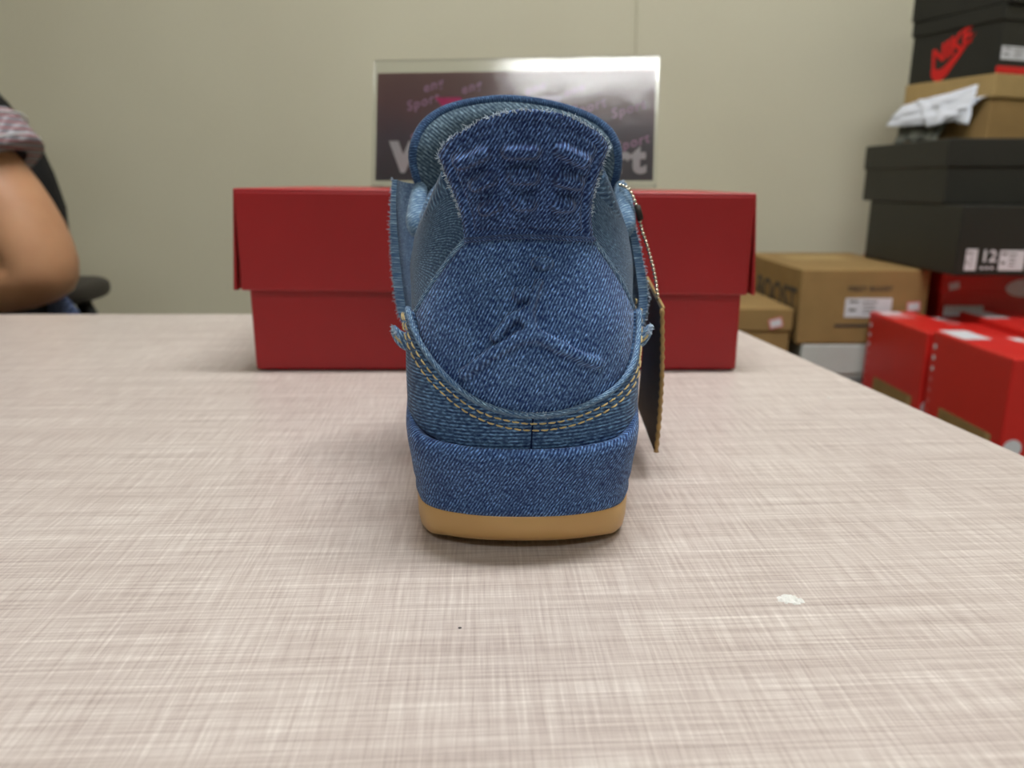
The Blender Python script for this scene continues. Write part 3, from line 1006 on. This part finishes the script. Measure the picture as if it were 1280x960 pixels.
def shoe_label(M, w, h_, parent, lines=True):
    l = plate('label', M, w, h_, .0004, M_['label'], parent)
    if lines:
        for (x, y, a, b) in ((-.32, .32, .20, .10), (.02, .30, .34, .06), (.02, .10, .26, .05), (.02, -.08, .26, .05), (.02, -.26, .26, .05), (-.34, -.12, .16, .12)):
            plate('print_line', M @ Matrix.Translation((x * w, y * h_, .0005)), a * w, b * h_, .0001, M_['print'], l)
    return l
def sticker(M, parent, w=.024, h_=.018):
    s_ = plate('price_sticker', M, w, h_, .0003, M_['pink'], parent, .001)
    plate('sticker_face', M @ Matrix.Translation((0, 0, .0003)), w * .8, h_ * .72, .0001, M_['label'], s_)

# big kraft box with end label
b1 = shoe_box('large kraft-brown shoe box with white end label above the white box', .6195, 1.530, -.146, .2255, .34, .133, M_['kraft'], 0, 0)
shoe_label(front(.2255, .34, .009, .066), .082, .034, b1)
text_mesh('printed_words', 'YEEZY BOOST', .0125, M_['print'], b1, front(.2255, .34, .009, .099), .0001, 0, .0002)
plate('printed_line', front(.2255, .34, .009, .034), .113, .005, .0001, M_['print'], b1)
sticker(front(.2255, .34, .089, .068) @ Matrix.Rotation(math.radians(6), 4, 'Z'), b1)
text_mesh('printed_words', 'BOOST', .070, M_['print'], b1, leftf(.2255, .34, -.040, .070), .0001, 0, .001, spacing=1.0)
plate('top_print', face_matrix((-.01, .05, .1334), (1, 0, 0), (0, 1, 0)), .12, .10, .0001, M_['kraft_light'], b1)
# smaller kraft box
b2 = shoe_box('small kraft-brown shoe box with lid and tilted price sticker, beside the red box', .385, 1.530, -.2125, .2265, .34, .1310, M_['kraft'], 0, .041)
sticker(front(.2265, .34, .083, .105) @ Matrix.Rotation(math.radians(14), 4, 'Z'), b2)
# white box
b3 = shoe_box('white shoe box with dark lid groove under the large kraft box', .6335, 1.530, -.279, .230, .34, .1325, M_['white_card'], 0, .055)
box('groove', (-.095, -.1712, .066), (.110, -.1695, .0700), M_['print'], b3)
box('latch', (-.03, -.1715, .020), (.0, -.1675, .034), M_['black'], b3)
M_['carton'] = M_['kraft']
def carton(label, lo, hi):
    t = thing('cardboard_carton', label, 'box', ((lo[0] + hi[0]) / 2, (lo[1] + hi[1]) / 2, lo[2]))
    w, d, h_ = (hi[0] - lo[0]) / 2, (hi[1] - lo[1]) / 2, hi[2] - lo[2]
    box('body', (-w, -d, 0), (w, d, h_ - .004), M_['carton'], t, .003)
    box('flap', (-w, -d, h_ - .0035), (-.0015, d, h_), M_['carton'], t)
    box('flap', (.0015, -d, h_ - .0035), (w, d, h_), M_['carton'], t)
carton('kraft carton on the floor under the small kraft shoe box', (.28, 1.37, -.75), (.49, 1.69, -.213))
carton('kraft carton on the floor under the white shoe box', (.525, 1.37, -.75), (.74, 1.69, -.2795))
carton('wide kraft carton on the floor under the upright red boxes', (.615, .92, -.75), (1.01, 1.355, -.4005))
carton('kraft carton on the floor under the shaded red shoe box', (.76, 1.38, -.75), (1.08, 1.68, -.1325))

# shaded red box lying under the black ones
b4 = shoe_box('dark red shoe box lying in shade under the black boxes', .928, 1.525, -.132, .345, .32, .1195, M_['red_bright'], 0, .04)
poly_plate('oval_label', front(.345, .32, -.025, .086), [(.034 * math.cos(a), .016 * math.sin(a)) for a in np.linspace(0, 6.283, 24, endpoint=False)], .0003, M_['label'], b4)
plate('label', front(.345, .32, -.150, .090) @ Matrix.Rotation(math.radians(12), 4, 'Z'), .018, .013, .0003, M_['label'], b4)
shoe_label(front(.345, .32, -.128, .046), .070, .018, b4, False)
# black boxes
b5 = shoe_box('black shoe box with white size-12 labels, lower of the two plain black boxes', .883, 1.415, -.0115, .346, .33, .1105, M_['black_card'], 0, .0)
shoe_label(front(.346, .33, -.150, .026), .018, .034, b5)
text_mesh('size_number', '12', .026, M_['label'], b5, front(.346, .33, -.122, .031), .0001, 0, .0006)
for k in range(3):
    plate('small_print', front(.346, .33, -.131 + k * .008, .013), .005, .004, .0001, M_['label'], b5)
shoe_label(front(.346, .33, -.085, .025), .040, .032, b5)
b6 = shoe_box('plain black shoe box with deep lid, on top of the size-12 black box', .878, 1.46, .0992, .346, .31, .104, M_['black_card'], 0, .045)
# tilted-away kraft box with tissue, swoosh box and top box share one turn
RZ = math.radians(21)
Cn = (.848, 1.452)
b7 = shoe_box('opened kraft shoe box with white tissue paper hanging out, above the black boxes', 0, 0, .2035, .33, .195, .116, M_['kraft'], RZ, .040, M_['kraft_light'], .004, corner=Cn)
b8 = shoe_box('black shoe box with red swoosh print on its end, resting on the kraft box', 0, 0, .320, .325, .195, .112, M_['black_card'], RZ, .026, None, .003, corner=Cn)
b9 = shoe_box('topmost black shoe box on the stack, cut by the top of the picture', 0, 0, .4325, .33, .21, .115, M_['black_card'], RZ + .03, .035, None, .003, corner=(Cn[0] + .004, Cn[1] - .01))
# swoosh and word mark on the end of b8
E8 = leftf(.325 - .006, .195, 0, .040, .0008)
R8 = E8 @ Matrix.Rotation(math.radians(24), 4, 'Z')
text_mesh('word_mark', 'NIKE', .040, M_['swoosh'], b8, R8 @ Matrix.Translation((-.002, .016, 0)), .0002, .35, .0016)
sw = [(-.050, -.006), (-.048, .004), (-.040, .012), (-.038, .004), (-.033, -.002), (-.022, -.003), (.055, .020), (-.018, -.020), (-.034, -.024), (-.045, -.018)]
poly_plate('swoosh_mark', R8 @ Matrix.Translation((0, -.006, 0)), sw, .0002, M_['swoosh'], b8)
shoe_label(front(.325, .195 - .006, -.115, .034), .080, .022, b8)
box('red_base', (-.1605, -.0962, .0), (.1605, -.0930, .012), M_['swoosh'], b8, .001)
# tissue paper spilling from b7 (local frame of b7's left end)
def tissue(name, pts, parent, mat, seed, amp=.004):
    """crumpled sheet: pts = four corners in the plane of the end face (y along depth far->near, z)"""
    q = np.random.default_rng(seed)
    n, m = 16, 12
    V = []; F = []
    A, B, C_, D_ = [np.array(p) for p in pts]
    bump = q.normal(0, 1, (n + 1, m + 1))
    for _ in range(2):
        bump = (bump + np.roll(bump, 1, 0) + np.roll(bump, 1, 1) + np.roll(bump, -1, 0)) / 3.2
    for i in range(n + 1):
        for j in range(m + 1):
            s, t_ = i / n, j / m
            p = A * (1 - s) * (1 - t_) + B * s * (1 - t_) + C_ * s * t_ + D_ * (1 - s) * t_
            p = p + np.array((-.004 - .022 * math.sin(t_ * 1.57) + amp * bump[i, j], 0, .004 * bump[i, j] * t_))
            V.append(tuple(p))
    for i in range(n):
        for j in range(m):
            F.append((i * (m + 1) + j, (i + 1) * (m + 1) + j, (i + 1) * (m + 1) + j + 1, i * (m + 1) + j + 1))
    o = pymesh(name, V, F, mat, parent, True)
    so = o.modifiers.new('s', 'SOLIDIFY'); so.thickness = .0006
    return o
X7 = -.165
tissue('tissue_paper', [(X7, .092, .078), (X7, -.070, .100), (X7, -.082, .034), (X7, .108, .040)], b7, M_['tissue'], 3)
tissue('tissue_paper', [(X7, .060, .086), (X7, -.086, .080), (X7, -.060, .046), (X7, .010, .030)], b7, M_['tissue'], 5, .006)
tissue('inner_wrapping', [(X7 + .004, .085, .060), (X7 + .004, -.03, .055), (X7 + .004, -.01, .006), (X7 + .004, .085, .006)], b7, M_['grey_cloth'], 8, .004)

# upright red boxes in two rows
cols = [(.6255, .0755), (.7035, .0755), (.7815, .0765), (.8605, .0765)]
names = [['red upright box nearest the table edge, front row', 'red upright box behind the nearest one, next to the large kraft box'],
         ['second red upright box of the front row', 'second red upright box of the back row'],
         ['third red upright box of the front row', 'third red upright box of the back row'],
         ['rightmost red upright box of the front row', 'rightmost red upright box of the back row']]
for ci, (x0, w) in enumerate(cols):
    for ri, (y0, d) in enumerate(((.942, .192), (1.148, .197))):
        h_ = .322 - (.010 if ci in (1, 3) else 0) - .006 * ri
        b = shoe_box(names[ci][ri] if True else '', x0 + w / 2, y0 + d / 2, -.400, w, d, h_, M_['red_bright'], 0, 0, None, 0, 'upright red boxes by the table edge')
        b['label'] = names[ci][ri]
        topM = face_matrix((-w * .18, d * .30, h_ + .0004), (1, 0, 0), (0, 1, 0))
        l = plate('top_label', topM, w * .52, d * .34, .0003, M_['pink'] if (ci + ri) % 3 else M_['label'], b)
        plate('label_face', topM @ Matrix.Translation((0, d * .07, .0003)), w * .46, d * .12, .0001, M_['label'], l)
        if ci == 0:
            for k in range(8):
                plate('printed_mark', leftf(w, d, d * .44, h_ - .022 - k * .0165), .0075 - .0005 * k, .0068, .0002, M_['label'] if k < 3 else M_['pink'], b, .0019)
            k_ = plate('kraft_strip', leftf(w, d, -d * .06, h_ - .122), d * .66, .032, .0006, M_['kraft'], b)
            plate('strip_end', leftf(w, d, -d * .06 - d * .30, h_ - .122, .0013), d * .055, .030, .0003, M_['kraft_light'], k_)
            poly_plate('thumb_hole', front(w, d, -w * .30, h_ - .118), [(.012 * math.cos(a), .012 * math.sin(a)) for a in np.linspace(0, 6.283, 20, endpoint=False)], .0003, M_['label'], b)

# ------------------------------------------------------------------ seated person at the left, seen from the side
def mat_skin():
    m, nt, b = new_mat('skin')
    tc = N(nt, 'ShaderNodeTexCoord')
    n = N(nt, 'ShaderNodeTexNoise'); n.inputs['Scale'].default_value = 14; n.inputs['Detail'].default_value = 4
    nt.links.new(tc.outputs['Object'], n.inputs['Vector'])
    r = ramp(nt, [(.3, rgb(176, 128, 94)), (.7, rgb(196, 148, 112))])
    nt.links.new(n.outputs[0], r.inputs[0]); nt.links.new(r.outputs[0], b.inputs['Base Color'])
    b.inputs['Roughness'].default_value = .5
    b.inputs['Subsurface Weight'].default_value = .15
    b.inputs['Subsurface Radius'].default_value = (.012, .005, .003)
    return m
def mat_plaid(name, base, c1, c2, s=60):
    m, nt, b = new_mat(name)
    tc = N(nt, 'ShaderNodeTexCoord')
    outs = []
    for d_, sc in (('X', s), ('Z', s * .9), ('Y', s * .8)):
        w = N(nt, 'ShaderNodeTexWave', wave_type='BANDS', bands_direction=d_); w.inputs['Scale'].default_value = sc / 20; w.inputs['Distortion'].default_value = .6
        nt.links.new(tc.outputs['Object'], w.inputs[0]); outs.append(w.outputs['Fac'])
    r1 = ramp(nt, [(.6, base), (.8, c1)]); nt.links.new(outs[0], r1.inputs[0])
    r2 = ramp(nt, [(.70, (0, 0, 0, 1)), (.85, (1, 1, 1, 1))]); nt.links.new(outs[1], r2.inputs[0])
    nt.links.new(mixc(nt, r2.outputs[0], r1.outputs[0], c2), b.inputs['Base Color'])
    b.inputs['Roughness'].default_value = .9
    return m
M_['skin'] = mat_skin()
M_['shirt'] = plain('black_cotton', rgb(26, 26, 28), .9, .15, 40, .2)
M_['cuff'] = mat_plaid('grey_check_cotton', rgb(120, 120, 128), rgb(166, 166, 174), rgb(150, 92, 96), 900)
M_['shorts'] = mat_plaid('blue_check_cotton', rgb(58, 74, 118), rgb(120, 140, 180), rgb(40, 46, 78), 1500)
M_['hair'] = plain('black_hair', rgb(20, 18, 17), .85, .3, 80, .2, .6)
def skin_mesh(name, verts, edges, radii, mat, parent, root=0, sub=2):
    me = bpy.data.meshes.new(name)
    me.from_pydata(verts, edges, [])
    o = link(name, me, mat, parent)
    sk = o.modifiers.new('skin', 'SKIN')
    sk.use_smooth_shade = True
    for i, r in enumerate(radii):
        me.skin_vertices[0].data[i].radius = (r, r) if not isinstance(r, tuple) else r
        me.skin_vertices[0].data[i].use_root = (i == root)
    ss = o.modifiers.new('sub', 'SUBSURF'); ss.levels = sub; ss.render_levels = sub
    return o
PX, PY = -.72, 1.20
per = thing('person', 'seated person in black shirt with rolled grey check cuff, bare elbow bent', 'person', (PX, PY, -.75))
def B(x, y, z):
    return (x - PX, y - PY, z + .75)
# body: pelvis, spine, neck, head, arms with hands, legs
bv = []; be = []; br = []
def add(p, r, par=None):
    bv.append(B(*p)); br.append(r)
    if par is not None:
        be.append((par, len(bv) - 1))
    return len(bv) - 1
pel = add((-.80, 1.20, -.24), (.125, .10))
sp1 = add((-.805, 1.20, -.10), (.110, .085), pel)
sp2 = add((-.810, 1.20, .06), (.115, .09), sp1)
ch = add((-.855, 1.20, .19), (.115, .09), sp2)
nb = add((-.875, 1.20, .285), (.060, .055), ch)
nk = add((-.900, 1.20, .325), (.050, .050), nb)
hd0 = add((-.925, 1.20, .360), (.066, .066), nk)
hd1 = add((-.935, 1.20, .420), (.082, .078), hd0)
hd2 = add((-.925, 1.20, .485), (.066, .062), hd1)
hands = []
for sg_, el, wr in ((-1, (-.618, 1.045, .006), (-.89, 1.02, .006)), (1, (-1.00, 1.37, .01), (-1.22, 1.30, .02))):
    sx_ = (.020 if sg_ < 0 else -.19)
    sh = add((-.790 + sx_, 1.20 + sg_ * .150, .225), .046, ch)
    ua = add((-.715 + sx_, 1.20 + sg_ * .158, .145), .062, sh)
    ub = add((-.664 + sx_, 1.20 + sg_ * .158, .065), .062, ua)
    e_ = add(el, .062, ub)
    f1 = add(tuple(np.array(el) * .65 + np.array(wr) * .35 + np.array((0, 0, .004))), .052, e_)
    f2 = add(tuple(np.array(el) * .25 + np.array(wr) * .75), .040, f1)
    w_ = add(wr, .026, f2)
    hands.append((sg_, wr, w_))
for sg_, wr, w_ in hands:
    pm = add((wr[0] - .045, wr[1], wr[2] - .004), (.034, .018), w_)
    kn = add((wr[0] - .085, wr[1], wr[2] - .010), (.036, .014), pm)
for sg_ in (-1, 1):
    hp = add((-.84, 1.20 + sg_ * .09, -.255), .082, pel)
    th = add((-.95, 1.20 + sg_ * .11, -.235), .076, hp)
    kn = add((-1.14, 1.20 + sg_ * .12, -.235), .058, th)
    cf = add((-1.13, 1.20 + sg_ * .12, -.42), .054, kn)
    an = add((-1.10, 1.20 + sg_ * .12, -.655), .036, cf)
    hl = add((-1.10, 1.20 + sg_ * .12, -.710), .034, an)
    to = add((-1.28, 1.20 + sg_ * .12, -.722), (.042, .022), hl)
body = skin_mesh('body', bv, be, br, M_['skin'], per)
# fingers: short chains rooted in the palms
for sg_, wr, w_ in hands:
    for k in range(5):
        if k < 4:
            y = wr[1] + (-.027 + k * .018)
            L = (.062, .074, .070, .054)[k]
            p0 = (wr[0] - .070, y, wr[2] - .010); p1 = (wr[0] - .088 - L * .35, y, wr[2] - .012); p2 = (wr[0] - .088 - L * .70, y, wr[2] - .026); p3 = (wr[0] - .088 - L * .88, y, wr[2] - .044)
        else:
            y = wr[1] - sg_ * .035
            p0 = (wr[0] - .030, wr[1] - sg_ * .020, wr[2] - .006); p1 = (wr[0] - .055, y, wr[2] - .014); p2 = (wr[0] - .078, y - sg_ * .006, wr[2] - .022); p3 = (wr[0] - .095, y - sg_ * .004, wr[2] - .030)
        skin_mesh('finger' if k < 4 else 'thumb', [B(*p) for p in (p0, p1, p2, p3)], [(0, 1), (1, 2), (2, 3)], [.010, .0092, .0085, .007], M_['skin'], per, 0, 1)
# face
def blob(name, c, r, mat, parent, n=14):
    V, F = ball((0, 0, 0), 1, n, 10)
    return pymesh(name, [(B(*c)[0] + v[0] * r[0], B(*c)[1] + v[1] * r[1], B(*c)[2] + v[2] * r[2]) for v in V], F, mat, parent, True)
M_['eye'] = plain('eye_dark', rgb(30, 24, 20), .2, .1, 50)
M_['lip'] = plain('lip', rgb(150, 88, 78), .5, .05, 50)
blob('nose', (-1.018, 1.20, .405), (.017, .013, .022), M_['skin'], per)
blob('mouth', (-1.000, 1.20, .363), (.008, .024, .006), M_['lip'], per)
for s in (-1, 1):
    blob('eye', (-1.004, 1.20 + s * .032, .432), (.009, .014, .008), M_['eye'], per)
    blob('ear', (-.925, 1.20 + s * .076, .413), (.020, .010, .032), M_['skin'], per)
blob('hair', (-.908, 1.20, .462), (.100, .088, .086), M_['hair'], per)
# shirt: slightly larger shell over torso and upper arms
sv = []; se = []; sr = []
def sadd(p, r, par=None):
    sv.append(B(*p)); sr.append(r)
    if par is not None:
        se.append((par, len(sv) - 1))
    return len(sv) - 1
a0 = sadd((-.80, 1.20, -.20), (.135, .110)); a1 = sadd((-.805, 1.20, -.09), (.124, .10), a0); a2 = sadd((-.785, 1.20, .06), (.130, .108), a1)
a3 = sadd((-.846, 1.20, .19), (.128, .105), a2); a4 = sadd((-.885, 1.20, .27), (.070, .066), a3)
for sg_ in (-1, 1):
    sx_ = (.020 if sg_ < 0 else -.19)
    s0 = sadd((-.825 + sx_ * .5, 1.20 + sg_ * .085, .225), .088, a3)
    s1 = sadd((-.790 + sx_, 1.20 + sg_ * .150, .232), .076, s0)
    s2 = sadd((-.742 + sx_, 1.20 + sg_ * .157, .200), .072, s1)
    s3 = sadd((-.724 + sx_, 1.20 + sg_ * .158, .170), .068, s2)
shirt = skin_mesh('shirt', sv, se, sr, M_['shirt'], per)
# rolled cuffs: short open tubes round the upper arm
for sg_ in (-1, 1):
    sx_ = (.020 if sg_ < 0 else -.19)
    A = np.array((-.730 + sx_, 1.20 + sg_ * .157, .191)); Bq = np.array((-.705 + sx_, 1.20 + sg_ * .158, .145))
    d_ = (Bq - A) / np.linalg.norm(Bq - A)
    prof = [(0, .055), (.0, .076), (.006, .079), (.016, .080), (.030, .081), (.042, .082), (.050, .081), (.050, .058)]
    u_ = np.cross(d_, (0, 1, 0)); u_ /= np.linalg.norm(u_); v_ = np.cross(d_, u_)
    V = []; F = []; n = 28
    for s_, r_ in prof:
        for k in range(n):
            an = 2 * math.pi * k / n
            rr = r_ * (1 + .02 * math.sin(5 * an + s_ * 60))
            V.append(B(*(A + d_ * s_ + (u_ * math.cos(an) + v_ * math.sin(an)) * rr)))
    for i in range(len(prof) - 1):
        for k in range(n):
            F.append((i * n + k, i * n + (k + 1) % n, (i + 1) * n + (k + 1) % n, (i + 1) * n + k))
    o = pymesh('rolled_cuff', V, F, M_['cuff'], per, True); fix_normals(o)
    for s_ in (.010, .040):
        V, F = tube_geo([B(*(A + d_ * s_ + (u_ * math.cos(t_) + v_ * math.sin(t_)) * .0815)) for t_ in np.linspace(0, 6.283, 40, endpoint=False)], .0014, 6, True)
        pymesh('cuff_seam', V, F, M_['label'], o, True)
# blue check shorts
hv = []; hr = []; hedge = []
def hadd(p, r, par=None):
    hv.append(B(*p)); hr.append(r)
    if par is not None:
        hedge.append((par, len(hv) - 1))
    return len(hv) - 1
c0 = hadd((-.80, 1.20, -.12), (.124, .102)); c1 = hadd((-.80, 1.20, -.24), (.158, .130), c0)
for sg_ in (-1, 1):
    q1 = hadd((-.86, 1.20 + sg_ * .095, -.252), .112, c1); q2 = hadd((-1.02, 1.20 + sg_ * .115, -.234), .098, q1)
skin_mesh('shorts', hv, hedge, hr, M_['shorts'], per)
tube('shirt_tail', [B(-.655, 1.11, -.02), B(-.648, 1.11, -.05), B(-.636, 1.11, -.09), B(-.625, 1.115, -.13)], [.010, .020, .028, .032], M_['shorts'], per, 12)

# chair with low dark backrest
chr_ = thing('chair', 'dark swivel chair with low rounded backrest behind the seated person', 'chair', (-.74, 1.20, -.75))
def Cc(x, y, z):
    return (x + .74, y - 1.20, z + .75)
def rounded(name, c, sx, sy, sz, mat, parent, p=3.0):
    V = []; F = []; n, m = 32, 16
    for a in range(m + 1):
        for b in range(n):
            th, ph = math.pi * a / m - math.pi / 2, 2 * math.pi * b / n
            f = lambda t: math.copysign(abs(t) ** (2 / p), t)
            q = Cc(*c)
            V.append((q[0] + sx * f(math.cos(th)) * f(math.cos(ph)), q[1] + sy * f(math.cos(th)) * f(math.sin(ph)), q[2] + sz * f(math.sin(th))))
    for a in range(m):
        for b in range(n):
            F.append((a * n + b, a * n + (b + 1) % n, (a + 1) * n + (b + 1) % n, (a + 1) * n + b))
    return pymesh(name, V, F, mat, parent, True)
M_['dark_vinyl'] = plain('dark_vinyl', rgb(48, 44, 40), .5, .1, 20)
rounded('seat', (-.78, 1.20, -.42), .23, .22, .035, M_['dark_vinyl'], chr_, 4)
rounded('backrest', (-.690, 1.22, -.030), .038, .07, .019, M_['dark_vinyl'], chr_, 3)
tube('backrest_bar', [Cc(-.76, 1.20, -.455), Cc(-.66, 1.22, -.45), Cc(-.625, 1.23, -.36), Cc(-.640, 1.23, -.15), Cc(-.685, 1.22, -.035)], .012, M_['black'], chr_, 8)
tube('gas_column', [Cc(-.78, 1.20, -.69), Cc(-.78, 1.20, -.45)], .026, M_['black'], chr_, 12)
for k in range(5):
    a = math.radians(20 + 72 * k)
    ex, ey = -.78 + .27 * math.cos(a), 1.20 + .27 * math.sin(a)
    tube('leg', [Cc(-.78, 1.20, -.675), Cc((-.78 + ex) / 2, (1.20 + ey) / 2, -.68), Cc(ex, ey, -.695)], [.022, .018, .013], M_['black'], chr_, 8)
    V, F = ball(Cc(ex, ey, -.7248), .025, 12, 8)
    pymesh('caster', V, F, M_['black'], chr_, True)
